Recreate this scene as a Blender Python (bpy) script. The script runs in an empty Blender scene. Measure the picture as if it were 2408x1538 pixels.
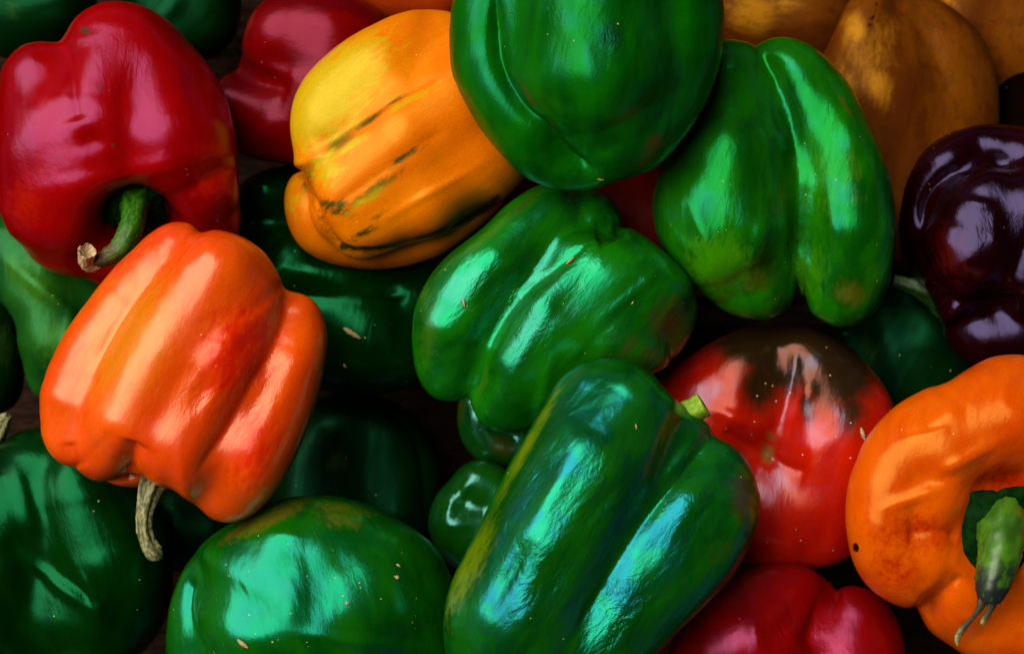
import bpy, math, random
import numpy as np
from mathutils import Vector, Matrix

# ---------------------------------------------------------------- camera, sky, sun, exposure
S = 0.00015                 # one layout unit in metres (the frame is 2408 units = 36 cm wide)
CX, CY, CAMH = 1204.0, 769.0, 6000.0
sc = bpy.context.scene
cam_d = bpy.data.cameras.new("camera"); cam = bpy.data.objects.new("camera", cam_d)
sc.collection.objects.link(cam); sc.camera = cam
cam.location = (0, 0, CAMH * S)
cam_d.sensor_width = 36; cam_d.lens = 36 * CAMH / 2408.0
cam_d.clip_start = 0.01; cam_d.clip_end = 50
cam_d.dof.use_dof = True; cam_d.dof.focus_distance = (CAMH - 420) * S; cam_d.dof.aperture_fstop = 9.0

SUN_TILT, SUN_AZ = 38.0, 146.0      # degrees from straight up; azimuth counter-clockwise from +X
w = bpy.data.worlds.new("World"); sc.world = w; w.use_nodes = True
nt = w.node_tree; bg = nt.nodes["Background"]
sky = nt.nodes.new("ShaderNodeTexSky"); sky.sky_type = 'NISHITA'; sky.sun_disc = False
sky.sun_elevation = math.radians(90 - SUN_TILT); sky.air_density = .06; sky.dust_density = .05; sky.ozone_density = .2; sky.sun_rotation = math.radians(90 - SUN_AZ)
nt.links.new(sky.outputs[0], bg.inputs[0]); bg.inputs[1].default_value = 0.05
sd = bpy.data.lights.new("sun", 'SUN'); so = bpy.data.objects.new("sun", sd); sc.collection.objects.link(so)
sd.energy = 5.0; sd.angle = math.radians(62); sd.color = (1.0, 0.93, 0.82)
t, a = math.radians(SUN_TILT), math.radians(SUN_AZ)
so.rotation_euler = Vector((math.sin(t) * math.cos(a), math.sin(t) * math.sin(a), math.cos(t))).to_track_quat('Z', 'Y').to_euler()
so.location = (-0.5, 0.5, 1.5)
sc.view_settings.view_transform = 'Standard'; sc.view_settings.look = 'None'
sc.view_settings.exposure = 0.22; sc.view_settings.gamma = 1.0

# ---------------------------------------------------------------- helpers
def tag(o, label=None, cat=None, group=None, kind=None):
    if label: o['label'] = label
    if cat: o['category'] = cat
    if group: o['group'] = group
    if kind: o['kind'] = kind
    return o

def place(X, Y, z):
    """layout point (X right, Y down, z up) at height z, as world metres"""
    k = (CAMH - z) / CAMH
    return np.array([(X - CX) * k * S, (CY - Y) * k * S, z * S])

def cube_sphere(n):
    g = np.tan(np.linspace(-math.pi / 4, math.pi / 4, n + 1))
    A, B = np.meshgrid(g, g, indexing='ij'); one = np.ones_like(A)
    vs, fs, off = [], [], 0
    idx = np.arange((n + 1) ** 2).reshape(n + 1, n + 1)
    q = np.stack([idx[:-1, :-1], idx[1:, :-1], idx[1:, 1:], idx[:-1, 1:]], -1).reshape(-1, 4)
    for f in ((A, B, one), (B, A, -one), (one, A, B), (-one, B, A), (B, one, A), (A, -one, B)):
        vs.append(np.stack(f, -1).reshape(-1, 3)); fs.append(q + off); off += (n + 1) ** 2
    v = np.concatenate(vs); f = np.concatenate(fs)
    key = np.round(v * 1e5).astype(np.int64)
    _, first, inv = np.unique(key, axis=0, return_index=True, return_inverse=True)
    v = v[first]; f = inv.reshape(-1)[f]
    return v / np.linalg.norm(v, axis=1, keepdims=True), f
_cs = {}
def sphere_dirs(n):
    if n not in _cs: _cs[n] = cube_sphere(n)
    return _cs[n]

def seg_d(P, a, b):
    a = np.array(a, float); b = np.array(b, float)
    ab = b[:3] - a[:3]; L = max(ab @ ab, 1e-9)
    t = np.clip((P - a[:3]) @ ab / L, 0, 1)
    d = np.linalg.norm(P - a[:3] - t[:, None] * ab, axis=1)
    return d - (a[3] + t * (b[3] - a[3]))

def chain_d(P, ch):
    if len(ch) == 1: return np.linalg.norm(P - np.array(ch[0][:3], float), axis=1) - ch[0][3]
    d = seg_d(P, ch[0], ch[1])
    for i in range(1, len(ch) - 1): d = np.minimum(d, seg_d(P, ch[i], ch[i + 1]))
    return d

def smin(ds, k):
    D = np.stack(ds); m = D.min(0)
    return m - k * np.log(np.exp(-(D - m) / k).sum(0))

def field(P, lobes, pits, k, kp, core=None):
    f = smin([chain_d(P, c) for c in lobes], k)
    if core is not None:      # flesh that ties every lobe to the middle
        g = np.min(np.stack([seg_d(P, a, b) for a, b in core]), 0)
        m = np.minimum(f, g); f = m - 8 * np.log(np.exp((m - f) / 8) + np.exp((m - g) / 8))
    for c in pits:
        g = -chain_d(P, c)
        m = np.maximum(f, g)
        f = m + kp * np.log(np.exp((f - m) / kp) + np.exp((g - m) / kp))
    return f

def surface(lobes, pits, k, kp, core, h):
    """surface nets over the flesh field: vertices, quads and outward normals"""
    q = np.array([p for ch in lobes for p in ch], float); e = q[:, 3:4] + 4 * k * .5 + 3 * h
    lo = (q[:, :3] - e).min(0); hi = (q[:, :3] + e).max(0)
    n = np.ceil((hi - lo) / h).astype(int) + 1
    ax = [lo[i] + h * np.arange(n[i]) for i in range(3)]
    G = np.stack(np.meshgrid(*ax, indexing='ij'), -1).reshape(-1, 3)
    # coarse cull: evaluate the exact field only near the surface
    nc = [ax[i][::4] for i in range(3)]; Gc = np.stack(np.meshgrid(*nc, indexing='ij'), -1)
    Fc = field(Gc.reshape(-1, 3), lobes, pits, k, kp, core).reshape(Gc.shape[:3])
    ii = [np.minimum((np.arange(n[i]) + 2) // 4, Fc.shape[i] - 1) for i in range(3)]
    Fv = Fc[np.ix_(*ii)].copy(); near = (np.abs(Fv) < 7.5 * h).ravel()
    Fl = Fv.ravel(); Fl[near] = field(G[near], lobes, pits, k, kp, core); Fv = Fl.reshape(n)
    ins = Fv < 0
    cs = np.zeros(n - 1, int)
    for dx in (0, 1):
        for dy in (0, 1):
            for dz in (0, 1): cs += ins[dx:n[0] - 1 + dx, dy:n[1] - 1 + dy, dz:n[2] - 1 + dz]
    act = (cs > 0) & (cs < 8); idx = -np.ones(act.shape, int); cells = np.argwhere(act); idx[act] = np.arange(len(cells))
    acc = np.zeros((len(cells), 3)); cnt = np.zeros(len(cells))
    for axis in range(3):
        o1, o2 = [i for i in range(3) if i != axis]
        for u in (0, 1):
            for v in (0, 1):
                off = np.zeros(3, int); off[o1] = u; off[o2] = v; A = cells + off; B = A.copy(); B[:, axis] += 1
                fa, fb = Fv[tuple(A.T)], Fv[tuple(B.T)]; m = (fa < 0) != (fb < 0)
                t = np.where(m, fa / np.where(m, fa - fb, 1), 0); p = A.astype(float); p[:, axis] += t
                acc[m] += p[m]; cnt[m] += 1
    V = lo + h * acc / cnt[:, None]
    quads = []
    for axis in range(3):
        o1, o2 = (axis + 1) % 3, (axis + 2) % 3
        s0 = [slice(1, None)] * 3; s1 = [slice(1, None)] * 3; s0[axis] = slice(0, -1)
        a_, b_ = ins[tuple(slice(1, -1) if i != axis else slice(0, -1) for i in range(3))], ins[tuple(slice(1, -1) if i != axis else slice(1, None) for i in range(3))]
        for flip, m in ((False, a_ & ~b_), (True, ~a_ & b_)):
            e_ = np.argwhere(m); e_[:, o1] += 1; e_[:, o2] += 1
            def cell(d1, d2):
                c_ = e_.copy(); c_[:, o1] -= d1; c_[:, o2] -= d2; return idx[tuple(c_.T)]
            qd = np.stack([cell(1, 1), cell(0, 1), cell(0, 0), cell(1, 0)], 1)
            quads.append(qd[:, ::-1] if flip else qd)
    Q = np.concatenate(quads); d = h * .35
    def grad(V):
        g = np.stack([field(V + np.eye(3)[i] * d, lobes, pits, k, kp, core) - field(V - np.eye(3)[i] * d, lobes, pits, k, kp, core) for i in range(3)], 1)
        return g / (np.linalg.norm(g, axis=1, keepdims=True) + 1e-9)
    N_ = grad(V)
    V = V - N_ * field(V, lobes, pits, k, kp, core)[:, None] * .9
    # even out the mesh a little and read smooth normals from it
    for _ in range(3):
        S_ = np.zeros_like(V); c_ = np.zeros(len(V))
        for i in range(4):
            for j in (1, 3): np.add.at(S_, Q[:, i], V[Q[:, (i + j) % 4]]); np.add.at(c_, Q[:, i], 1)
        V = V + .5 * (S_ / c_[:, None] - V)
    return V, Q, N_

def catmull(pts, closed=False, n=8):
    p = np.array(pts, float); m = len(p); out = []
    for i in range(m if closed else m - 1):
        if closed: a, b, c, d = p[(i - 1) % m], p[i], p[(i + 1) % m], p[(i + 2) % m]
        else: a, b, c, d = p[max(i - 1, 0)], p[i], p[i + 1], p[min(i + 2, m - 1)]
        for j in range(n):
            t = j / n
            out.append(.5 * (2 * b + (c - a) * t + (2 * a - 5 * b + 4 * c - d) * t * t + (3 * b - a - 3 * c + d) * t ** 3))
    if not closed: out.append(p[-1])
    return np.array(out)

def poly_dist(XY, pts):
    """distance to a polyline and the parameter 0..1 along it"""
    p = catmull(pts, n=4); n = len(p) - 1
    best = np.full(len(XY), 1e9); par = np.zeros(len(XY))
    for i in range(n):
        ab = p[i + 1] - p[i]; L = max(ab @ ab, 1e-9)
        t = np.clip((XY - p[i]) @ ab / L, 0, 1)
        d = np.linalg.norm(XY - p[i] - t[:, None] * ab, axis=1)
        m = d < best; best[m] = d[m]; par[m] = (i + t[m]) / n
    return best, par

def sstep(x, a, b):
    t = np.clip((x - a) / (b - a), 0, 1); return t * t * (3 - 2 * t)

def polar_outline(c, pts, nb=360):
    p = catmull(pts, True, 14) - c
    ang = np.arctan2(p[:, 1], p[:, 0]); r = np.hypot(p[:, 0], p[:, 1])
    o = np.argsort(ang); ang = ang[o]; r = r[o]
    grid = -math.pi + (np.arange(nb) + .5) * 2 * math.pi / nb
    return np.interp(grid, np.concatenate([ang - 2 * math.pi, ang, ang + 2 * math.pi]), np.tile(r, 3))

def mesh_obj(name, verts, faces, mat, parent=None, attrs=None, loc=None, smooth=True):
    me = bpy.data.meshes.new(name); v = np.asarray(verts, float)
    me.from_pydata(v.tolist(), [], [tuple(map(int, f)) for f in faces]); me.update()
    if attrs:
        for k, a in attrs.items():
            if a.ndim == 2:
                at = me.attributes.new(k, 'FLOAT_VECTOR', 'POINT'); at.data.foreach_set('vector', a.astype(np.float32).ravel())
            else:
                at = me.attributes.new(k, 'FLOAT', 'POINT'); at.data.foreach_set('value', a.astype(np.float32).ravel())
    if smooth: me.polygons.foreach_set('use_smooth', [True] * len(me.polygons))
    me.materials.append(mat)
    o = bpy.data.objects.new(name, me); sc.collection.objects.link(o)
    if loc is not None: o.location = Vector(loc)
    if parent is not None: o.parent = parent
    return o

def vnoise(P, seed, octs=3):
    """cheap smooth noise: a few rotated sine products"""
    rs = np.random.RandomState(seed); out = np.zeros(len(P)); amp = 1.0; tot = 0; fr = 1.0
    for o in range(octs):
        for _ in range(4):
            d = rs.normal(size=3); d /= np.linalg.norm(d); e = rs.normal(size=3); e /= np.linalg.norm(e)
            out += amp * .5 * np.sin(P @ d * fr + rs.uniform(0, 6.3)) * np.cos(P @ e * fr * 1.3 + rs.uniform(0, 6.3))
        tot += amp; amp *= .5; fr *= 2.1
    return out / tot

# ---------------------------------------------------------------- materials
def pepper_mat(name, base, base2, patch_a=(0, 0, 0), patch_b=(0, 0, 0), tint=(1, 1, 1), tint2=None, spec=0.9, rough=0.2,
               mottle=1.1, bump=1.0, streak=3.0, specks=0.3, speck_col=(.55, .5, .12), wrinkle=0.0, fine=1.0, blotch=0.0, edge=.9, tint_pa=None):
    m = bpy.data.materials.new(name); m.use_nodes = True; nt = m.node_tree; N = nt.nodes; L = nt.links
    pb = N["Principled BSDF"]
    base, base2, patch_a, patch_b = [tuple(.8 * v for v in c_) for c_ in (base, base2, patch_a, patch_b)]
    def nd(t, **kw):
        n = N.new(t)
        for k, v in kw.items(): setattr(n, k, v)
        return n
    def math_(op, a, b=None, c=None, clamp=False):
        n = nd("ShaderNodeMath", operation=op); n.use_clamp = clamp
        for i, v in enumerate((a, b, c)):
            if v is None: continue
            if isinstance(v, (int, float)): n.inputs[i].default_value = v
            else: L.new(v, n.inputs[i])
        return n.outputs[0]
    def noise(vec, scale, detail=3, rough_=.5, dist=0.0):
        n = nd("ShaderNodeTexNoise"); n.inputs['Scale'].default_value = scale; n.inputs['Detail'].default_value = detail
        n.inputs['Roughness'].default_value = rough_; n.inputs['Distortion'].default_value = dist; L.new(vec, n.inputs['Vector']); return n.outputs[0]
    def mix(f, a, b):
        n = nd("ShaderNodeMix", data_type='RGBA')
        if isinstance(f, (int, float)): n.inputs[0].default_value = f
        else: L.new(f, n.inputs[0])
        for i, v in ((6, a), (7, b)):
            if isinstance(v, tuple): n.inputs[i].default_value = (*v, 1)
            else: L.new(v, n.inputs[i])
        return n.outputs[2]
    def ramp(v, a, b):
        n = nd("ShaderNodeMapRange", interpolation_type='SMOOTHSTEP'); L.new(v, n.inputs[0])
        n.inputs[1].default_value = a; n.inputs[2].default_value = b; return n.outputs[0]
    pc = nd("ShaderNodeAttribute", attribute_name="pc").outputs['Vector']
    mp = nd("ShaderNodeMapping"); mp.inputs['Scale'].default_value = (1, 1, 1 / streak); L.new(pc, mp.inputs[0]); st = mp.outputs[0]
    pa = nd("ShaderNodeAttribute", attribute_name="pa").outputs['Fac']
    pbm = nd("ShaderNodeAttribute", attribute_name="pb").outputs['Fac']
    n1 = noise(st, mottle, 4, .55)
    n2 = noise(st, 7.0, 4, .6)
    col = mix(ramp(n1, .36, .66), base, base2)
    na = math_('MULTIPLY_ADD', n2, edge, -.5 * edge)
    fa = ramp(math_('ADD', pa, na), .2, .8); fb = ramp(math_('ADD', pbm, na), .2, .8)
    col = mix(math_('MULTIPLY', fa, math_('GREATER_THAN', pa, .01)), col, patch_a)
    col = mix(math_('MULTIPLY', fb, math_('GREATER_THAN', pbm, .01)), col, patch_b)
    if blotch > 0:
        nb = noise(pc, 3.0, 6, .7); col = mix(math_('MULTIPLY', ramp(nb, .48, .68), blotch), col, tuple(c * .45 for c in base2))
    # fine pigment grain
    ng = noise(pc, 38, 3, .7); hv = nd("ShaderNodeHueSaturation"); L.new(col, hv.inputs['Color'])
    L.new(math_('MULTIPLY_ADD', ng, 1.0, .5), hv.inputs['Value']); col = hv.outputs[0]
    # pale pores and dust specks
    vo = nd("ShaderNodeTexVoronoi"); vo.inputs['Scale'].default_value = 6.5; L.new(pc, vo.inputs['Vector'])
    sp = nd("ShaderNodeSeparateColor"); L.new(vo.outputs['Color'], sp.inputs[0])
    size = math_('MULTIPLY', math_('MULTIPLY', ramp(sp.outputs[0], 1 - specks, 1.0), ramp(noise(pc, .9, 3), .42, .6)), .13)
    dot = math_('LESS_THAN', math_('ADD', vo.outputs['Distance'], math_('MULTIPLY', math_('SUBTRACT', ng, .5), .05)), size)
    col = mix(math_('MULTIPLY', dot, .75), col, speck_col)
    L.new(col, pb.inputs['Base Color'])
    L.new(ramp(noise(st, 2.2, 5, .6), .2, .8), (rg := nd("ShaderNodeMapRange")).inputs[0])
    rg.inputs[3].default_value = rough * .75; rg.inputs[4].default_value = rough * 1.6
    rr = math_('ADD', math_('MULTIPLY', dot, .4), rg.outputs[0]); L.new(rr, pb.inputs['Roughness'])
    pb.inputs['Specular IOR Level'].default_value = spec; pb.inputs['IOR'].default_value = 1.74
    if tint_pa: L.new(mix(fa, tint, tint_pa), pb.inputs['Specular Tint'])
    elif tint2: L.new(mix(ramp(noise(pc, 1.3, 2), .4, .6), tint, tint2), pb.inputs['Specular Tint'])
    else: pb.inputs['Specular Tint'].default_value = (*tint, 1)
    # relief: broad dents along the lobes, wrinkles, pores
    b1 = nd("ShaderNodeBump"); b1.inputs['Strength'].default_value = 1; b1.inputs['Distance'].default_value = .0007 * bump
    L.new(noise(st, 1.25, 2, .45, .4), b1.inputs['Height'])
    b2 = nd("ShaderNodeBump"); b2.inputs['Strength'].default_value = 1; b2.inputs['Distance'].default_value = .00010 * fine
    L.new(noise(st, 9.0, 4, .6, .6), b2.inputs['Height']); L.new(b1.outputs[0], b2.inputs['Normal'])
    b3 = nd("ShaderNodeBump"); b3.inputs['Strength'].default_value = 1; b3.inputs['Distance'].default_value = .00003 * fine
    L.new(noise(pc, 42, 3, .6), b3.inputs['Height']); L.new(b2.outputs[0], b3.inputs['Normal'])
    last = b3.outputs[0]
    if wrinkle > 0:
        wr = nd("ShaderNodeAttribute", attribute_name="wr").outputs['Fac']
        mw = nd("ShaderNodeMapping"); mw.inputs['Scale'].default_value = (1, 1, .5); L.new(pc, mw.inputs[0])
        b4 = nd("ShaderNodeBump"); b4.inputs['Strength'].default_value = 1; b4.inputs['Distance'].default_value = .0005 * wrinkle
        L.new(math_('MULTIPLY', noise(mw.outputs[0], 3.4, 4, .6, .6), wr), b4.inputs['Height']); L.new(last, b4.inputs['Normal']); last = b4.outputs[0]
    L.new(last, pb.inputs['Normal'])
    return m

def stem_mat(name, c1, c2, tip=None, rough=.45, tint=(1, 1, 1), scale=9, relief=.0004, spec=.5):
    m = bpy.data.materials.new(name); m.use_nodes = True; nt = m.node_tree; N = nt.nodes; L = nt.links; pb = N["Principled BSDF"]
    at = N.new("ShaderNodeAttribute"); at.attribute_name = "pc"
    mp = N.new("ShaderNodeMapping"); mp.inputs['Scale'].default_value = (1, 1, .25); L.new(at.outputs['Vector'], mp.inputs[0])
    n = N.new("ShaderNodeTexNoise"); n.inputs['Scale'].default_value = scale; n.inputs['Detail'].default_value = 5; L.new(mp.outputs[0], n.inputs[0])
    r = N.new("ShaderNodeMapRange"); r.interpolation_type = 'SMOOTHSTEP'; r.inputs[1].default_value = .35; r.inputs[2].default_value = .65; L.new(n.outputs[0], r.inputs[0])
    x = N.new("ShaderNodeMix"); x.data_type = 'RGBA'; L.new(r.outputs[0], x.inputs[0]); x.inputs[6].default_value = (*c1, 1); x.inputs[7].default_value = (*c2, 1)
    col = x.outputs[2]
    if tip:
        ta = N.new("ShaderNodeAttribute"); ta.attribute_name = "pa"
        ad = N.new("ShaderNodeMath"); ad.operation = 'ADD'; L.new(ta.outputs['Fac'], ad.inputs[0]); L.new(n.outputs[0], ad.inputs[1])
        r2 = N.new("ShaderNodeMapRange"); r2.inputs[1].default_value = 1.05; r2.inputs[2].default_value = 1.35; L.new(ad.outputs[0], r2.inputs[0])
        y = N.new("ShaderNodeMix"); y.data_type = 'RGBA'; L.new(r2.outputs[0], y.inputs[0]); L.new(col, y.inputs[6]); y.inputs[7].default_value = (*tip, 1); col = y.outputs[2]
    L.new(col, pb.inputs['Base Color']); pb.inputs['Roughness'].default_value = rough; pb.inputs['Specular IOR Level'].default_value = spec; pb.inputs['Specular Tint'].default_value = (*tint, 1)
    b = N.new("ShaderNodeBump"); b.inputs['Strength'].default_value = 1; b.inputs['Distance'].default_value = relief; L.new(n.outputs[0], b.inputs['Height']); L.new(b.outputs[0], pb.inputs['Normal'])
    return m

# ---------------------------------------------------------------- pepper builder
def make_pepper(name, label, mat, center, z, axis, outline, lobes, pits=(), creases=(), bumps=(), pa=(), pb=(), wr=(),
                k=14, kp=30, n=88, parts=None, lump=5, seed=0, thick=1.0, group=None, cat='pepper', pal=(), pbl=()):
    """outline: polygon seen from above. lobes / pits: chains of (X, Y, height above centre, radius)."""
    c = np.array([center[0], center[1], 0.0]); h = 520.0 / n
    def lens(q):      # a ridge stands nearer the lens than the outline does
        f = 1 - (q[2] + .7 * q[3]) * (CAMH - z) / CAMH / (CAMH - z); return (CX + (q[0] - CX) * f, CY + (q[1] - CY) * f, q[2], q[3])
    lobes = [[lens(q) for q in ch] for ch in lobes]; pits = [[lens(q) for q in ch] for ch in pits]
    core = [((c[0], c[1], 0, min(70, q[3] * .6)), (q[0], q[1], q[2] - q[3] * .25, q[3] * .6)) for ch in lobes for q in ch]
    P0, F, nrm = surface(lobes, pits, k, kp, core, h)
    R = P0 - c
    # fit the widest contour to the outline seen from above
    az = np.arctan2(R[:, 1], R[:, 0]); rxy = np.hypot(R[:, 0], R[:, 1]); nb = int(np.clip(2 * math.pi * np.percentile(rxy, 97) / (h * 1.4), 40, 260))
    if outline:
        bi = ((az + math.pi) / (2 * math.pi) * nb).astype(int) % nb
        Rs = np.zeros(nb); np.maximum.at(Rs, bi, rxy)
        Rt = polar_outline(c[:2], outline, nb)
        Rs = np.maximum(Rs, .98 * np.minimum(np.roll(Rs, 1), np.roll(Rs, -1)))
        ker = np.array([1, 3, 4, 3, 1.]); ker /= ker.sum()
        Rsm = np.convolve(np.tile(Rs, 3), ker, 'same')[nb:2 * nb]
        ratio = np.clip(Rt / Rsm, .6, 1.6)
        gx = -math.pi + (np.arange(-1, nb + 1) + .5) * 2 * math.pi / nb
        ex = lambda a: np.concatenate([a[-1:], a, a[:1]])
        rr = np.interp(az, gx, ex(ratio)); rs = np.interp(az, gx, ex(Rsm)); mean = ratio.mean()
        q = np.clip(rxy / rs, 0, 1)
        f = mean + (rr - mean) * sstep(q, 0.05, .98)
        R[:, 0] *= f; R[:, 1] *= f
    R[:, 2] *= thick
    P = R + c; ap = 1 / (1 - R[:, 2:3] / CAMH)
    XY = (P[:, :2] - [CX, CY]) * ap + [CX, CY]; front = sstep(nrm[:, 2], -.25, .35)
    off = np.zeros(len(P))
    for pts, wdt, dep in creases:
        d, u = poly_dist(XY, pts)
        off -= dep * np.exp(-(np.sqrt(d * d + 9) - 3) / wdt) * sstep(u, -.001, .18) * sstep(1 - u, -.001, .18) * front
    for bx, by, sx, sy, ang, amp in bumps:
        ca, sa = math.cos(math.radians(ang)), math.sin(math.radians(ang))
        dx, dy = XY[:, 0] - bx, XY[:, 1] - by
        u = (dx * ca + dy * sa) / sx; v = (-dx * sa + dy * ca) / sy
        off += amp * np.exp(-(u * u + v * v)) * front
    off += lump * vnoise(P / 95.0, seed, 2) * front
    P = P + nrm * off[:, None]
    def mask(lst, lines=()):
        o = np.zeros(len(P))
        for bx, by, sx, sy, ang, amp in lst:
            ca, sa = math.cos(math.radians(ang)), math.sin(math.radians(ang))
            dx, dy = XY[:, 0] - bx, XY[:, 1] - by
            u = (dx * ca + dy * sa) / sx; v = (-dx * sa + dy * ca) / sy
            o = np.maximum(o, amp * np.exp(-(u * u + v * v)))
        for pts, wdt, amp in lines:
            d, u = poly_dist(XY, pts); o = np.maximum(o, amp * np.exp(-(d / wdt) ** 2))
        return o * front
    ax = np.array([axis[0], axis[1], axis[2] if len(axis) > 2 else 0], float); ax /= np.linalg.norm(ax)
    u = np.cross(ax, [0, 0, 1.]); u /= np.linalg.norm(u); v = np.cross(ax, u)
    Q = P - c; pc = np.stack([Q @ u, Q @ v, Q @ ax], 1) / 100 + seed * 3.7
    attrs = dict(pc=pc, pa=mask(pa, pal), pb=mask(pb, pbl), wr=mask(wr) if wr else np.zeros(len(P)))
    kz = (CAMH - z) / CAMH
    o3 = place(center[0], center[1], z)
    base_z = Q[:, 2].min()
    V = np.stack([Q[:, 0], -Q[:, 1], Q[:, 2]], 1) * kz * S
    loc = o3 + [0, 0, base_z * kz * S]; V[:, 2] -= base_z * kz * S
    F2 = F[:, ::-1]
    grp = group
    if parts:
        root = bpy.data.objects.new(name, None); sc.collection.objects.link(root); root.location = Vector(loc); root.empty_display_size = .02
        tag(root, label, cat, grp)
        mesh_obj('body', V, F2, mat, root, attrs)
        def tr(pt):   # a layout point (X, Y, height above centre) into the pepper's own frame
            return place(pt[0], pt[1], z + pt[2] * kz) - loc
        parts(root, tr, kz * S)
    else:
        root = mesh_obj(name, V, F2, mat, None, attrs, loc)
        tag(root, label, cat, grp)
    return root

def tube(name, tr, sc_, pts, mat, parent, ribs=5, ribamp=.12, nseg=20, cap=True, ragged=0, seed=0, twist=0.0, hollow=0, sub=6):
    """ribbed tube along points (X, Y, height, radius)"""
    p = catmull(pts, n=sub); rs = np.random.RandomState(seed); C3 = np.array([tr(q) for q in p]); R = p[:, 3] * sc_
    T = np.gradient(C3, axis=0); T /= np.linalg.norm(T, axis=1, keepdims=True)
    up = np.array([0, 0, 1.]) if abs(T[0][2]) < .9 else np.array([1., 0, 0]); U = []
    u = np.cross(up, T[0]); u /= np.linalg.norm(u)
    for t_ in T:
        u = u - t_ * (u @ t_); u /= np.linalg.norm(u); U.append(u)
    V, F, A, pa = [], [], [], []; m = len(p)
    for i in range(m):
        v = np.cross(T[i], U[i])
        for j in range(nseg):
            th = 2 * math.pi * j / nseg + twist * i / m
            r = R[i] * (1 + ribamp * math.cos(ribs * th) + .04 * rs.normal())
            q = C3[i] + r * (math.cos(th) * U[i] + math.sin(th) * v)
            if i == m - 1 and ragged: q = q + T[i] * R[i] * ragged * rs.uniform(-1, 1)
            V.append(q); A.append((math.cos(th) * .5, math.sin(th) * .5, i * .25 + seed)); pa.append(i / (m - 1))
    for i in range(m - 1):
        for j in range(nseg): F.append((i * nseg + j, i * nseg + (j + 1) % nseg, (i + 1) * nseg + (j + 1) % nseg, (i + 1) * nseg + j))
    if cap:
        last = (m - 1) * nseg; e = C3[-1]; inn = len(V)
        for j in range(nseg):
            V.append(e + (np.array(V[last + j]) - e) * .72 - T[-1] * R[-1] * hollow * .3); A.append(A[last + j]); pa.append(1)
        V.append(e - T[-1] * R[-1] * hollow); A.append((0, 0, seed)); pa.append(1)
        for j in range(nseg):
            F.append((last + j, last + (j + 1) % nseg, inn + (j + 1) % nseg, inn + j)); F.append((inn + j, inn + (j + 1) % nseg, len(V) - 1))
    return mesh_obj(name, V, F, mat, parent, dict(pc=np.array(A), pa=np.array(pa)))

def calyx(name, tr, sc_, c, nrm, r, mat, parent, points=6, droop=.35, seed=0, ry=1.0, ang0=0.0):
    """scalloped green cap round the stem; c is a layout point, nrm its facing direction"""
    rs = np.random.RandomState(seed); n = np.array(nrm, float); n[1] *= -1; n /= np.linalg.norm(n)
    u = np.cross(n, [0, 1., 0]); u /= np.linalg.norm(u); v = np.cross(n, u); C = tr(c); V, F, A = [], [], []; ns, nr = 72, 12
    wob = rs.uniform(.75, 1.25, points + 1)
    for layer in (0, 1):
        for i in range(nr + 1):
            f = i / nr
            for j in range(ns):
                th = 2 * math.pi * j / ns; ph = (th * points / (2 * math.pi)) + ang0
                tooth = (1 - abs((ph % 1) * 2 - 1)) ** 1.3
                rr = r * f * (1 + .20 * f * (tooth - .35) * wob[int(ph) % points] + .012 * rs.normal() * f)
                h = r * (.16 - droop * f * f + .02 * math.cos(ph * 2 * math.pi) * f + .012 * rs.normal() * f + .09 * math.exp(-((f - .52) / .09) ** 2)) - (r * .05 if layer else 0)
                V.append(C + (rr * math.cos(th) * u + rr * ry * math.sin(th) * v + h * n) * sc_); A.append((f * math.cos(th) * 1.5, f * math.sin(th) * 1.5, seed + f))
    o = (nr + 1) * ns
    for i in range(nr):
        for j in range(ns):
            a, b, c_, d = i * ns + j, i * ns + (j + 1) % ns, (i + 1) * ns + (j + 1) % ns, (i + 1) * ns + j
            F.append((a, d, c_, b)); F.append((o + a, o + b, o + c_, o + d))
    for j in range(ns):
        a, b = nr * ns + j, nr * ns + (j + 1) % ns; F.append((a, o + a, o + b, b))
    return mesh_obj(name, V, F, mat, parent, dict(pc=np.array(A), pa=np.zeros(len(V))))

# ---------------------------------------------------------------- skins
CY_T = (.06, 1, .85); CY_B = (.02, .55, 1)
G = dict(tint=(.04, 1, .5), tint2=(.08, 1, .8))
M_red = pepper_mat('crimson_skin', (.31, .0008, .0), (.20, .0, .0), tint=(.5, .15, .42), spec=0.4, rough=.17, bump=.6, patch_a=(.42, .008, .0), patch_b=(.05, .03, .02), edge=.6, mottle=.6, specks=.12, speck_col=(.6, .15, .12))
M_redb = pepper_mat('shaded_red_skin', (.17, .0005, .0003), (.10, .0, .0003), tint=(.9, .2, .4), spec=0.2, rough=.2, bump=.5, specks=.2, speck_col=(.4, .08, .05))  # darker crimson for the back pepper, its shade put into the colour
M_or = pepper_mat('vermilion_orange_skin', (.82, .095, .0), (.70, .047, .0), tint=(1, .74, .5), tint_pa=(1, .34, .25), spec=0.42, rough=.22, bump=.5, patch_a=(.62, .012, .001), patch_b=(.66, .17, .002), wrinkle=1, mottle=.7, specks=.1, speck_col=(.8, .4, .1), fine=.6)
M_orr = pepper_mat('orange_skin', (.66, .092, .0), (.55, .05, .0), tint=(1, .75, .14), spec=0.26, bump=.7, patch_a=(.40, .012, .0), patch_b=(.012, .004, .002), mottle=.8, specks=.12, speck_col=(.7, .4, .1), fine=.6)
M_yo = pepper_mat('yellow_orange_skin', (.80, .20, .0), (.73, .145, .0), edge=1.3, tint=(1, .85, .15), spec=0.26, rough=.28, bump=.5, patch_a=(.035, .04, .004), patch_b=(.55, .36, .004), mottle=.8, specks=.1, speck_col=(.8, .5, .1), fine=.7)
M_gt = pepper_mat('deep_green_skin', (.003, .11, .0), (.001, .055, .0), spec=0.26, rough=.24, bump=1.2, patch_a=(.06, .045, .003), patch_b=(.002, .03, .004), wrinkle=.9, specks=.12, tint=(.03, 1, .2), tint2=(.05, 1, .55))
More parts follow.
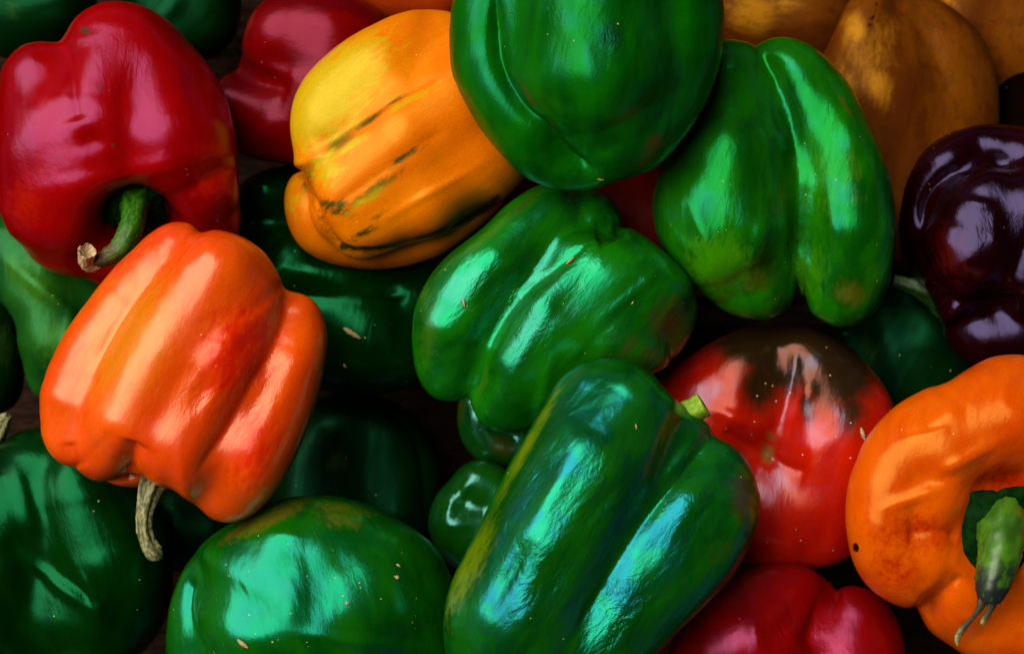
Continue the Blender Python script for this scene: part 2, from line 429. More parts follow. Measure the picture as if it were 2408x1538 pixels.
M_gr = pepper_mat('grass_green_skin', (.008, .15, .0), (.002, .055, .0), spec=0.4, bump=1.1, patch_a=(.07, .075, .003), patch_b=(.035, .21, .0), specks=.3, tint=(.03, 1, .2), tint2=(.05, 1, .5))
M_gm = pepper_mat('bright_green_skin', (.006, .15, .0), (.002, .065, .0), spec=0.7, bump=1.5, patch_a=(.035, .05, .003), patch_b=(.03, .13, .003), wrinkle=1.3, specks=.3, tint=(.04, 1, .5), tint2=(.12, 1, .72))
M_gb = pepper_mat('glossy_green_skin', (.005, .10, .0), (.001, .04, .0), spec=0.75, bump=1.5, patch_a=(.11, .18, .0), patch_b=(.05, .03, .002), wrinkle=1.5, specks=.15, tint=(.04, 1, .65), tint2=(.04, .7, 1), streak=3)
M_gbm = pepper_mat('speckled_green_skin', (.005, .105, .0), (.001, .055, .0), spec=0.55, bump=1.2, patch_a=(.11, .11, .004), patch_b=(.08, .05, .004), specks=.6, speck_col=(.6, .5, .2), tint=(.03, 1, .6), tint2=(.05, .95, .75))
M_gd = pepper_mat('dark_green_skin', (.0007, .022, .0), (.0004, .010, .0), spec=.2, bump=1.0, specks=.25, tint=(.05, 1, .35), patch_a=(.02, .02, .003))  # dark green skin, base lowered further to paint in corner and background shade
M_gk = pepper_mat('shadowed_green_skin', (.0007, .013, .0), (.0004, .006, .0), spec=0.12, rough=.35, bump=1.0, specks=.2, tint=(.08, 1, .4), patch_a=(.03, .08, .004))  # shade of the gaps and dim corners is put into this base colour
M_gl = pepper_mat('leaf_green_skin', (.012, .09, .004), (.003, .045, .004), spec=0.2, rough=.28, bump=.9, specks=.15, tint=(.2, 1, .4), patch_a=(.03, .13, .004))
M_gs = pepper_mat('small_green_skin', (.005, .08, .003), (.002, .045, .002), spec=0.6, rough=.12, bump=.5, specks=.1, tint=(.3, 1, .9), patch_a=(.05, .05, .004))
M_rt = pepper_mat('ripening_red_skin', (.60, .012, .0), (.42, .005, .0), edge=.25, spec=0.36, rough=.17, bump=.6, patch_a=(.02, .01, .002), patch_b=(.26, .10, .02), specks=.75, speck_col=(.75, .6, .45), tint=(1, .4, .3), tint2=(.85, .75, 1))
M_rd = pepper_mat('cherry_red_skin', (.30, .001, .0002), (.18, .0005, .0), spec=0.32, rough=.24, bump=1.0, wrinkle=1.2, specks=.15, tint=(1, .25, .6), speck_col=(.5, .2, .05))
M_ot = pepper_mat('burnt_orange_skin', (.34, .032, .001), (.24, .018, .001), spec=0.15, rough=.35, specks=.2, tint=(1, .5, .2), bump=.8)
M_yb = pepper_mat('dusty_amber_skin', (.16, .04, .0), (.09, .016, .0), spec=0.08, rough=.45, bump=1.0, patch_a=(.46, .18, .004), patch_b=(.02, .008, .002), blotch=.4, wrinkle=.3, edge=.5, specks=.35, speck_col=(.02, .01, .004), tint=(1, .7, .3))  # dusty ochre; the dimness of the frame corner is also in the base
M_pu = pepper_mat('aubergine_skin', (.012, .0003, .0004), (.005, .0002, .0005), spec=0.24, rough=.15, bump=.5, specks=.15, tint=(.5, .42, .95), patch_a=(.06, .003, .001), wrinkle=1, speck_col=(.3, .15, .1))
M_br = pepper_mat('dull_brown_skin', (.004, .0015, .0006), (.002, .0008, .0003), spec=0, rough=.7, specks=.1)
M_stem = stem_mat('green_stem_skin', (.03, .14, .002), (.012, .06, .002), tip=(.07, .03, .012), spec=.25, relief=.0002)
M_stem2 = stem_mat('lime_stem_skin', (.045, .15, .003), (.02, .08, .002), tip=(.012, .016, .014), rough=.4, scale=4, relief=.0001)
M_dry = stem_mat('dried_stem_skin', (.42, .33, .16), (.09, .055, .02), rough=.7)
M_drg = stem_mat('half_dried_stem_skin', (.30, .27, .12), (.05, .07, .015), rough=.65)
M_cal = stem_mat('calyx_skin', (.002, .018, .0015), (.0008, .007, .0005), spec=.06, rough=.65, tint=(.3, 1, .4), scale=5, relief=.00015)
M_husk = stem_mat('husk_skin', (.55, .40, .20), (.25, .13, .05), rough=.7)
M_stemd = stem_mat('shaded_stem_skin', (.02, .10, .004), (.006, .04, .002), rough=.4)  # darker copy of the green stem, with shade painted into both tones
M_slv = pepper_mat('hidden_red_skin', (.26, .008, .0), (.18, .004, .0), spec=.05, rough=.4, specks=.05)
M_tip = stem_mat('dark_dry_tip', (.06, .05, .015), (.012, .010, .004), tip=(.34, .27, .09), rough=.7)
M_stub = stem_mat('pale_stub_skin', (.26, .42, .02), (.14, .28, .01), rough=.5, spec=.3)

# ---------------------------------------------------------------- the crate bottom the pile rests on
def floor():
    m = stem_mat('dark_wicker', (.028, .012, .007), (.007, .003, .002), rough=.85, spec=.05)
    nx, ny = 150, 300; xs = np.linspace(-700, 3100, nx); ys = np.linspace(-600, 2150, ny)
    X, Y = np.meshgrid(xs, ys); row = np.floor(Y / 34)
    Z = -455 + 11 * np.abs(np.sin(Y / 34 * math.pi)) + 6 * np.sin(X / 90 * math.pi + row * math.pi) + 3 * np.sin(X / 31 + row * 2.1)
    k = (CAMH + 455) / CAMH
    V = np.stack([(X - CX) * k * S, (CY - Y) * k * S, Z * S], -1).reshape(-1, 3); i = np.arange(nx * ny).reshape(ny, nx)
    F = np.stack([i[:-1, :-1], i[1:, :-1], i[1:, 1:], i[:-1, 1:]], -1).reshape(-1, 4)
    o = mesh_obj('crate_floor', V, F, m, None, dict(pc=np.stack([Y.ravel() / 40, Z.ravel() / 40, X.ravel() / 100], 1), pa=np.zeros(nx * ny)))
    tag(o, kind='structure')
floor()
GRP = 'bell peppers heaped together'
def P(label, mat, center, z, axis, outline, lobes, **kw):
    P.n += 1
    return make_pepper('bell_pepper', label, mat, center, z, axis, outline, lobes, seed=P.n, group=GRP, **kw)
P.n = 0

# ---------------------------------------------------------------- front peppers
def red_parts(root, tr, s):
    cal = calyx('calyx', tr, s, (308, 494, 72), (.0, .5, .85), 78, M_cal, root, points=6, droop=.45, seed=3, ry=.95)
    st = tube('stem', tr, s, [(318, 470, 50, 46), (316, 490, 105, 31), (312, 520, 140, 28), (300, 553, 160, 27), (280, 585, 165, 25), (250, 605, 160, 20), (222, 615, 155, 15)], M_stem, root, ribs=5, ribamp=.07, seed=1)
    tube('dried_tip', tr, s, [(232, 616, 152, 14), (214, 624, 152, 16), (203, 618, 165, 17), (203, 602, 185, 18), (205, 590, 202, 20)], M_husk, st, ribs=4, ribamp=.1, ragged=.25, hollow=1.3, seed=2)
P('glossy crimson pepper with a curved green stem and broad pink sheen, top left corner', M_red, (285, 345), 190, (.1, .9, .5),
  [(147, 103), (100, 103), (60, 113), (25, 145), (8, 180), (2, 250), (2, 350), (5, 450), (20, 525), (45, 570), (75, 610), (115, 635), (165, 650), (200, 656), (240, 675), (330, 690), (430, 670), (520, 620), (558, 550), (566, 480), (565, 410), (562, 340), (550, 280), (525, 210), (490, 150), (450, 105), (415, 65), (375, 35), (325, 15), (280, 10), (235, 18), (190, 45), (165, 80)],
  [[(160, 330, 72, 105), (170, 420, 70, 105)], [(90, 195, 40, 85), (110, 350, 80, 100), (130, 500, 50, 95)], [(260, 120, 40, 105), (210, 290, 95, 125), (220, 400, 90, 105)],
   [(380, 190, 10, 155), (400, 320, 65, 145), (470, 430, 50, 90)], [(150, 560, -30, 90), (260, 600, -70, 80), (430, 590, -60, 90), (500, 520, -10, 65)], [(280, 350, -90, 200)]],
  pits=[[(308, 500, 30, 62), (305, 560, 260, 125)]], creases=[([(150, 95), (165, 160), (172, 230), (185, 290)], 34, 12)],
  bumps=[(215, 330, 40, 25, 0, -10), (130, 270, 40, 60, 0, -8), (330, 400, 130, 22, -12, 8)],
  pa=[(510, 400, 70, 90, 0, .7), (60, 480, 60, 80, 0, .6)], pb=[(200, 72, 14, 9, 20, .9), (235, 203, 10, 8, 0, .5), (266, 342, 5, 5, 0, .9), (135, 373, 5, 5, 0, .9)], k=22, kp=24, n=96, parts=red_parts)

def orange_parts(root, tr, s):
    tube('stem', tr, s, [(376, 1085, -70, 36), (365, 1120, -50, 32), (351, 1155, -30, 25), (341, 1195, -20, 19), (338, 1235, -20, 17), (346, 1270, -28, 17), (362, 1297, -36, 19), (378, 1310, -44, 8)], M_drg, root, ribs=5, ribamp=.22, ragged=.5, hollow=.8, seed=5, nseg=30)
P('big vermilion orange pepper with a cream highlight and dry stem pointing down', M_or, (435, 875), 400, (.42, -.9, .1),
  [(420, 523), (390, 528), (350, 550), (310, 590), (275, 625), (240, 670), (215, 705), (190, 740), (160, 785), (135, 830), (112, 880), (98, 930), (96, 980), (102, 1025), (125, 1068), (155, 1092), (187, 1103), (205, 1118), (250, 1142), (300, 1153), (345, 1150), (380, 1160), (430, 1163), (470, 1200), (500, 1222), (545, 1228), (600, 1205), (650, 1155), (690, 1090), (725, 1010), (752, 930), (766, 860), (771, 800), (764, 755), (740, 710), (710, 690), (672, 678), (660, 650), (640, 615), (615, 585), (575, 560), (520, 545), (480, 548), (450, 528)],
  [[(412, 598, 0, 64), (290, 745, 20, 90), (185, 930, 30, 76), (172, 1010, 10, 70)], [(500, 640, 72, 98), (385, 820, 92, 108), (300, 980, 82, 98)], [(570, 690, 30, 105), (510, 860, 60, 130), (430, 1020, 70, 105)], [(640, 790, 10, 75), (590, 930, 20, 85), (520, 1080, 10, 75)],
   [(245, 1050, 30, 78)], [(395, 1050, 60, 98)], [(712, 748, 0, 58), (680, 880, 35, 92), (600, 1060, 40, 105), (545, 1135, 0, 86)], [(300, 1080, -90, 70), (400, 1100, -100, 60)], [(430, 850, -90, 190)]],
  creases=[([(475, 545), (400, 605), (325, 690), (265, 780), (215, 880)], 14, 9), ([(672, 675), (675, 740), (640, 830), (585, 930), (520, 1040), (455, 1125)], 20, 18), ([(306, 1135), (302, 1090), (322, 1035)], 18, 26), ([(185, 1105), (168, 1065), (165, 1040)], 10, 10)],
  bumps=[(470, 930, 45, 22, -60, -8), (600, 960, 60, 22, -60, -9), (540, 800, 60, 30, -50, 8), (640, 870, 50, 30, -65, -6), (560, 1090, 30, 40, 0, -6)],
  pa=[(560, 830, 120, 170, 20, .75), (600, 1050, 80, 130, 20, .6)], pb=[(300, 790, 120, 210, 25, .8)], wr=[(480, 940, 60, 60, 0, 1.2), (620, 900, 70, 130, 20, 1.0), (530, 700, 100, 80, 0, .25)],
  k=20, n=100, parts=orange_parts)

P('yellow orange pepper streaked with dark green along its grooves, beside the topmost green pepper', M_yo, (940, 335), 170, (.75, -.6),
  [(1000, 28), (940, 38), (880, 65), (810, 105), (750, 155), (715, 200), (695, 250), (689, 310), (696, 380), (680, 405), (664, 440), (664, 490), (680, 545), (710, 585), (750, 610), (800, 626), (860, 633), (920, 630), (990, 615), (1050, 590), (1130, 530), (1200, 460), (1240, 410), (1260, 330), (1230, 200), (1160, 100), (1080, 40)],
  [[(1030, 120, 20, 88), (900, 180, 60, 100), (790, 290, 50, 95)], [(1100, 220, 60, 125), (960, 320, 90, 130), (830, 430, 65, 110)], [(1160, 350, 50, 115), (1000, 450, 75, 110), (850, 510, 50, 85)],
   [(745, 475, -85, 80), (800, 540, -80, 75), (950, 560, -75, 66), (1100, 480, -60, 90)], [(950, 330, -70, 190)]],
  creases=[([(708, 420), (728, 465), (750, 515), (785, 570), (830, 598), (900, 600), (1000, 580), (1090, 535), (1160, 480)], 14, 16), ([(735, 350), (800, 310), (900, 245), (1040, 170)], 22, 9), ([(770, 490), (850, 440), (960, 360), (1060, 300)], 20, 5)],
  bumps=[(1010, 455, 110, 10, -30, 4)],
  pa=[(728, 410, 22, 70, 20, .62), (790, 335, 72, 24, -38, .74), (885, 445, 105, 19, -36, .68), (790, 487, 60, 24, 10, .72), (865, 280, 60, 11, -35, .85), (960, 365, 70, 12, -30, .66), (930, 230, 50, 6, -28, .6), (860, 545, 60, 13, -30, .6), (900, 500, 60, 8, -35, .45)],
  pal=[([(800, 588), (900, 592), (1000, 570), (1090, 530), (1170, 470)], 12, 1.0), ([(700, 395), (722, 450), (750, 520), (790, 575)], 14, .4)], pb=[(770, 220, 100, 210, 40, .95), (765, 390, 45, 60, 0, .8), (820, 345, 70, 14, -35, .75), (870, 465, 90, 16, -35, .6), (960, 235, 110, 12, -28, .6), (690, 470, 30, 70, 0, .5)], k=20, n=92)

P('large deep green pepper lying on top of the heap at the top edge', M_gt, (1380, 170), 430, (.15, -1),
  [(1200, -130), (1110, -80), (1068, -10), (1057, 60), (1058, 130), (1065, 180), (1085, 230), (1125, 300), (1160, 345), (1200, 390), (1240, 420), (1290, 440), (1340, 448), (1400, 445), (1440, 432), (1490, 418), (1530, 402), (1575, 365), (1625, 300), (1665, 230), (1690, 160), (1701, 80), (1700, 10), (1670, -80), (1580, -150), (1400, -180)],
  [[(1165, -40, 20, 105), (1165, 130, 25, 105), (1240, 270, 30, 105), (1330, 345, 0, 95)], [(1390, -20, 80, 170), (1410, 150, 110, 170), (1460, 280, 50, 130)], [(1590, 0, 20, 120), (1600, 120, 30, 100), (1560, 250, 20, 90)], [(1380, 130, -100, 200)]],
  creases=[([(1162, -60), (1166, 60), (1178, 160), (1215, 240), (1270, 300), (1320, 355), (1370, 395), (1415, 420)], 14, 30)],
  bumps=[(1340, 60, 60, 35, 70, 5), (1440, 110, 50, 40, 30, -6), (1390, 180, 30, 60, -20, 5), (1500, 200, 60, 80, 0, -4)],
  pa=[(1540, 335, 32, 22, -40, .8), (1240, 230, 50, 7, 60, .85), (1290, 300, 30, 7, 50, .7), (1075, 200, 16, 60, 0, .45), (1100, 230, 18, 30, 0, .5), (1695, 80, 14, 110, 0, .5)], pb=[(1440, 85, 40, 40, 0, .8)], wr=[(1450, 90, 45, 45, 0, 1.6), (1300, 30, 90, 40, 0, 1.0), (1400, 180, 120, 130, 0, .3)], k=32, n=92)

P('two-lobed green pepper right of the topmost pepper, with a yellowing tip on each lobe', M_gr, (1820, 430), 200, (.1, -1),
  [(1775, 106), (1750, 98), (1700, 96), (1640, 130), (1600, 220), (1570, 330), (1548, 400), (1532, 460), (1532, 520), (1550, 580), (1590, 635), (1640, 685), (1690, 725), (1740, 748), (1800, 753), (1838, 738), (1860, 715), (1872, 672), (1886, 712), (1915, 745), (1960, 768), (2010, 765), (2055, 735), (2085, 680), (2096, 600), (2097, 530), (2088, 440), (2065, 360), (2035, 285), (2000, 210), (1960, 155), (1910, 112), (1860, 92), (1820, 89), (1790, 97)],
  [[(1868, 430, 40, 68), (1873, 600, 20, 55)], [(1715, 200, 10, 100), (1725, 370, 60, 138), (1732, 530, 75, 133), (1778, 655, 35, 90)], [(1885, 190, 10, 92), (1985, 360, 40, 104), (2005, 520, 55, 98), (1988, 670, 20, 88)], [(1820, 380, -90, 190)]],
  creases=[([(1775, 100), (1818, 180), (1855, 270), (1874, 370), (1878, 480), (1874, 580), (1872, 640)], 14, 11)],
  bumps=[(1730, 570, 40, 60, -10, -9), (1650, 540, 20, 80, -20, 7), (1790, 560, 20, 70, 15, 8), (1960, 520, 20, 80, -10, 6), (1800, 290, 60, 40, 0, -6), (2000, 300, 24, 90, -25, 5)],
  pa=[(1770, 660, 60, 40, 20, .62), (2000, 690, 50, 40, 0, .72), (1840, 470, 26, 70, 10, .45), (2005, 420, 30, 80, -10, .4), (1985, 250, 50, 8, 55, .7)], pb=[(1690, 620, 90, 80, 30, .9), (1900, 640, 60, 100, 0, .6), (1950, 420, 90, 130, 0, .5)], wr=[(1950, 560, 90, 90, 0, .5)], k=12, n=92)  # pb: brighter green paints the lit lower lobes into the skin colour

P('bright green pepper in the middle with shiny cyan streaks and small orange flake on it', M_gm, (1300, 710), 250, (.62, -.78),
  [(1290, 432), (1240, 450), (1190, 485), (1130, 545), (1060, 600), (1015, 650), (985, 705), (973, 760), (970, 820), (978, 870), (1000, 915), (1030, 940), (1065, 946), (1100, 938), (1112, 960), (1130, 990), (1165, 1010), (1210, 1015), (1260, 1000), (1330, 960), (1420, 920), (1500, 890), (1560, 865), (1610, 815), (1638, 750), (1635, 690), (1610, 645), (1565, 598), (1520, 560), (1480, 535), (1465, 533), (1460, 500), (1435, 465), (1400, 448), (1350, 445), (1320, 430)],
  [[(1280, 515, 25, 85), (1165, 620, 70, 92), (1070, 760, 70, 90), (1048, 860, 30, 78)], [(1375, 640, 80, 90), (1300, 745, 95, 98), (1225, 845, 80, 92), (1190, 925, 35, 78)], [(1395, 520, 0, 68)], [(1440, 660, 82, 92), (1350, 790, 82, 92)], [(1500, 660, 50, 118), (1430, 770, 60, 110), (1340, 860, 40, 95)], [(1540, 730, 0, 90)], [(1300, 710, -90, 190)]],
  creases=[([(1400, 560), (1340, 600), (1250, 665), (1190, 730), (1150, 800), (1120, 880), (1103, 945)], 26, 16), ([(1468, 535), (1440, 550), (1400, 560)], 14, 18), ([(1520, 650), (1450, 740), (1370, 820)], 20, 2)],
  bumps=[(1150, 700, 60, 26, -50, -8), (1120, 740, 40, 30, -50, 4), (1290, 680, 80, 18, -48, 5), (1330, 720, 50, 30, -45, -5), (1490, 690, 90, 12, -42, 4)],
  pa=[(1580, 760, 70, 70, 0, .75), (1240, 475, 60, 12, -40, .6), (1480, 820, 80, 40, -30, .5), (1540, 840, 60, 40, 0, .7)], pb=[(1010, 780, 26, 110, 10, .7), (1130, 900, 14, 60, 10, .6), (1140, 560, 110, 14, -42, .6), (1000, 700, 40, 60, 0, .5)],
  wr=[(1180, 680, 130, 100, -50, 1.3), (1350, 600, 110, 60, -40, 1.0), (1240, 800, 80, 100, 0, .6), (1420, 760, 120, 60, -40, .4)], k=14, n=100)

def big_parts(root, tr, s):
    tube('stem', tr, s, [(1590, 1000, -10, 34), (1618, 972, 20, 28), (1645, 957, 30, 28), (1655, 951, 32, 29)], M_stub, root, ribs=4, ribamp=.08, hollow=.2, seed=9)
P('largest glossy green pepper at bottom centre with turquoise sheen and pale cut stem stub', M_gb, (1390, 1270), 430, (.58, -.8),
  [(1400, 845), (1350, 860), (1310, 890), (1280, 940), (1240, 1010), (1205, 1070), (1180, 1120), (1150, 1180), (1120, 1240), (1090, 1300), (1065, 1350), (1048, 1410), (1042, 1470), (1048, 1540), (1070, 1620), (1150, 1690), (1260, 1710), (1380, 1690), (1470, 1620), (1545, 1535), (1600, 1470), (1660, 1410), (1710, 1360), (1755, 1290), (1782, 1230), (1789, 1180), (1780, 1130), (1755, 1080), (1720, 1045), (1680, 1023), (1668, 1000), (1640, 975), (1600, 945), (1560, 910), (1530, 875), (1490, 850), (1445, 843)],
  [[(1385, 925, 60, 78), (1290, 1060, 78, 98), (1190, 1235, 85, 105), (1125, 1410, 70, 95), (1150, 1580, 20, 100)], [(1490, 960, 85, 100), (1400, 1100, 105, 135), (1300, 1280, 120, 140), (1220, 1460, 95, 135), (1210, 1580, 40, 110)], [(1690, 1110, 10, 84), (1640, 1210, 50, 105), (1540, 1330, 60, 120), (1430, 1500, 40, 130)], [(1610, 1030, 10, 70), (1590, 1160, 40, 85), (1480, 1320, 60, 85)], [(1400, 1270, -100, 200)]],
  creases=[([(1675, 1020), (1640, 1070), (1590, 1130), (1520, 1220), (1450, 1330), (1400, 1420), (1330, 1540)], 20, 20), ([(1370, 880), (1270, 1000), (1180, 1150), (1090, 1340), (1066, 1480)], 16, 6)],
  bumps=[(1480, 1050, 50, 60, 30, -10), (1420, 1180, 70, 26, -55, -12), (1330, 1330, 90, 30, -55, -10), (1600, 1080, 50, 12, -50, 8), (1300, 1160, 120, 24, -58, 9), (1200, 1350, 90, 20, -60, -8), (1240, 1450, 40, 50, 0, 8), (1620, 1180, 40, 70, 30, 8), (1530, 1290, 60, 30, -50, -6)],
  pa=[(1100, 1330, 40, 170, 25, .72), (1240, 1040, 200, 16, -62, .68)], pb=[(1755, 1170, 40, 90, -5, .75), (1655, 1010, 20, 30, 0, .6), (1700, 1300, 60, 40, -40, .4)],
  wr=[(1400, 1200, 110, 190, 30, .9), (1280, 1360, 110, 120, 0, 1.0), (1600, 1180, 90, 150, 30, .8), (1450, 1450, 90, 120, 20, 1.3), (1250, 1150, 60, 160, 30, .5)], k=28, n=110, parts=big_parts)

P('rounded speckled green pepper at the bottom edge left of the largest green pepper', M_gbm, (745, 1420), 280, (.35, .95),
  [(740, 1162), (680, 1168), (620, 1190), (560, 1220), (510, 1250), (465, 1290), (430, 1340), (405, 1400), (392, 1460), (386, 1530), (400, 1610), (460, 1680), (600, 1720), (780, 1730), (950, 1690), (1060, 1600), (1090, 1480), (1080, 1400), (1055, 1340), (1030, 1290), (980, 1245), (910, 1205), (850, 1178), (790, 1164)],
  [[(640, 1310, 40, 125), (600, 1480, 70, 140), (620, 1600, 30, 120)], [(720, 1290, 42, 128), (725, 1450, 80, 145)], [(800, 1290, 30, 120), (850, 1420, 70, 145), (830, 1580, 30, 140)], [(960, 1400, 10, 110), (970, 1540, 0, 120)], [(475, 1400, -20, 72), (465, 1560, -20, 80)], [(740, 1440, -90, 210)]],
  creases=[([(455, 1350), (440, 1400), (438, 1450), (452, 1500), (485, 1560)], 12, 18), ([(700, 1200), (725, 1330), (730, 1500)], 60, 4)],
  bumps=[(690, 1260, 60, 20, 10, 6), (760, 1400, 50, 60, 0, -8), (620, 1330, 40, 60, 20, 6), (600, 1440, 40, 40, 0, -10), (860, 1510, 120, 14, 8, 8), (680, 1420, 30, 60, 0, 5)],
  pa=[(640, 1215, 130, 22, -28, .78), (800, 1195, 90, 20, 12, .55), (800, 1220, 80, 30, 10, .5)], pb=[(560, 1245, 70, 8, -35, .8)], wr=[(800, 1400, 120, 100, 0, .5)], k=34, n=96)

P('red pepper with a blackened speckled crown, right of the largest green pepper', M_rt, (1830, 1060), 60, (.15, -.9),
  [(1810, 765), (1750, 772), (1680, 800), (1610, 840), (1555, 885), (1520, 960), (1510, 1060), (1540, 1180), (1600, 1270), (1680, 1310), (1760, 1325), (1840, 1335), (1920, 1330), (1990, 1305), (2050, 1250), (2090, 1150), (2110, 1040), (2092, 950), (2060, 890), (2010, 830), (1950, 790), (1880, 768)],
  [[(1650, 930, 30, 105), (1650, 1080, 40, 120), (1720, 1190, 20, 120)], [(1750, 880, 50, 100), (1760, 980, 70, 90)], [(1920, 900, 50, 110), (1960, 1020, 60, 125), (1930, 1150, 40, 120)], [(1820, 1190, 30, 120)], [(1820, 1040, -90, 200)]],
  creases=[([(1870, 800), (1862, 880), (1845, 960), (1820, 1030), (1808, 1072)], 24, 15), ([(1700, 1010), (1760, 1050), (1808, 1072)], 20, 10), ([(1808, 1072), (1850, 1095), (1900, 1110)], 14, 8)],
  bumps=[(1808, 1074, 16, 16, 0, -16), (1880, 950, 24, 60, 0, 4), (1780, 940, 40, 40, 0, -10), (1900, 920, 20, 30, 0, 8), (1720, 980, 50, 16, 20, 7), (1920, 1010, 60, 30, 0, -6)],
  pa=[(1850, 780, 220, 120, 5, 1.3), (1840, 870, 130, 80, 0, .85), (1960, 860, 130, 115, 30, 1.1), (1790, 900, 70, 95, 0, .85), (2000, 960, 60, 90, 0, .75), (1900, 950, 34, 60, 0, .75)], pb=[(1805, 1070, 18, 26, 0, .85), (1815, 1030, 16, 20, 0, .6)], wr=[(1840, 1000, 110, 90, 0, .5)], k=16, n=92)

def ring_parts(root, tr, s):
    calyx('calyx', tr, s, (2350, 1284, 104), (.02, .35, .92), 122, M_cal, root, points=6, droop=.35, seed=8, ry=1.12, ang0=.4)
    st = tube('stem', tr, s, [(2358, 1225, 90, 70), (2358, 1245, 125, 60), (2353, 1290, 165, 50), (2342, 1340, 188, 43), (2332, 1382, 194, 37), (2326, 1414, 192, 24)], M_stem2, root, ribs=4, ribamp=.05, seed=4)
    tube('dried_tip', tr, s, [(2316, 1395, 188, 16), (2302, 1430, 190, 8), (2284, 1455, 186, 5), (2262, 1478, 182, 8), (2250, 1500, 180, 6), (2252, 1518, 180, 2)], M_tip, st, ribs=3, ribamp=.2, ragged=.4, seed=6, nseg=12)
    tube('dried_tip', tr, s, [(2338, 1400, 188, 16), (2326, 1435, 190, 7), (2314, 1456, 188, 7), (2308, 1468, 188, 4)], M_tip, st, ribs=3, ribamp=.2, ragged=.4, seed=7, nseg=12)
P('orange pepper with a thick green stem and dark calyx at the lower right corner', M_orr, (2290, 1180), 330, (-.3, .8, .5),
  [(2370, 835), (2320, 843), (2270, 868), (2220, 898), (2170, 912), (2110, 945), (2065, 985), (2030, 1030), (2008, 1080), (1990, 1130), (1982, 1190), (1985, 1250), (1998, 1310), (2020, 1355), (2060, 1395), (2110, 1422), (2160, 1432), (2172, 1450), (2195, 1490), (2240, 1525), (2300, 1560), (2400, 1580), (2500, 1540), (2580, 1440), (2610, 1280), (2600, 1100), (2560, 960), (2480, 870), (2420, 840)],
  [[(2370, 935, 10, 98), (2230, 985, 50, 92), (2110, 1090, 50, 100), (2080, 1220, 50, 95), (2120, 1330, 30, 92)], [(2370, 1000, 60, 110), (2240, 1060, 80, 90)], [(2215, 1190, 75, 85), (2210, 1290, 50, 85), (2280, 1400, 0, 85)], [(2300, 1260, 20, 118), (2370, 1290, 0, 130), (2450, 1300, 10, 125)], [(2240, 1420, -60, 84), (2330, 1470, -60, 95), (2440, 1450, -40, 100)], [(2500, 1000, 20, 110), (2510, 1200, 40, 90), (2490, 1350, 0, 90)], [(2300, 1200, -110, 190)]],
  pits=[[(2358, 1280, 165, 66), (2372, 1320, 330, 150)]], creases=[([(2220, 900), (2180, 960), (2190, 1020)], 30, 10), ([(2130, 1255), (2190, 1250), (2260, 1260)], 26, 10), ([(2165, 1432), (2215, 1400), (2270, 1350)], 18, 14)],
  bumps=[(2150, 1170, 70, 16, -20, 9), (2270, 1080, 80, 16, -28, 9), (2200, 1120, 40, 30, 0, -7), (2190, 1000, 110, 26, -35, 6)],
  pa=[(2150, 1250, 140, 60, 10, .6), (2380, 1130, 120, 50, 0, .7), (2110, 1340, 90, 60, 20, .55)], pb=[(2012, 1287, 7, 11, -10, 1.6)], k=22, kp=40, n=96, parts=ring_parts)

P('cherry red pepper with a notch and pink streaks at the bottom edge, right of centre', M_rd, (1880, 1540), 170, (.3, .95),
  [(1850, 1322), (1790, 1328), (1730, 1350), (1670, 1395), (1610, 1450), (1570, 1530), (1580, 1640), (1680, 1730), (1850, 1760), (2020, 1740), (2110, 1660), (2127, 1560), (2122, 1490), (2100, 1435), (2070, 1400), (2030, 1380), (1990, 1376), (1972, 1388), (1955, 1370), (1920, 1343), (1885, 1327)],
  [[(1830, 1430, 20, 105), (1790, 1530, 60, 120), (1760, 1620, 20, 110)], [(2020, 1470, 10, 92), (2000, 1580, 30, 110)], [(1860, 1560, -60, 180)]],
  creases=[([(1972, 1385), (1940, 1410), (1920, 1450), (1905, 1540)], 24, 22)], bumps=[(1840, 1480, 40, 30, 0, -12), (1890, 1460, 20, 50, 30, 9), (1780, 1500, 16, 50, -10, 8)],
  wr=[(1850, 1480, 90, 60, 0, 1.6), (1950, 1420, 40, 30, 0, 1)], k=16, n=72)

# ---------------------------------------------------------------- peppers lower in the heap
P('glossy dark purple pepper at the right edge with lavender reflections', M_pu, (2360, 560), 90, (.2, .95),
  [(2330, 290), (2270, 298), (2210, 325), (2160, 370), (2130, 430), (2120, 500), (2125, 570), (2150, 640), (2185, 700), (2210, 760), (2240, 820), (2300, 870), (2400, 880), (2520, 840), (2580, 700), (2590, 540), (2540, 380), (2440, 300)],
  [[(2240, 400, -40, 85), (2190, 500, -50, 70), (2190, 600, -50, 60)], [(2360, 360, -40, 72), (2500, 420, -20, 90)], [(2330, 480, 60, 92), (2300, 580, 70, 110), (2280, 660, 30, 90)], [(2430, 500, 60, 110), (2440, 640, 60, 100)], [(2330, 790, -30, 95), (2450, 770, -20, 95)], [(2380, 560, -90, 170)]],
  creases=[([(2165, 560), (2175, 470), (2230, 410), (2310, 380), (2420, 385)], 16, 22), ([(2200, 700), (2280, 725), (2400, 710)], 24, 22)],
  bumps=[(2300, 480, 40, 14, 10, 6), (2340, 560, 16, 50, 0, 6), (2270, 540, 30, 50, 0, -6), (2400, 600, 14, 60, 20, -5)], wr=[(2330, 540, 90, 90, 0, .8)], pa=[(2240, 600, 60, 90, 0, .6)], k=14, n=80)

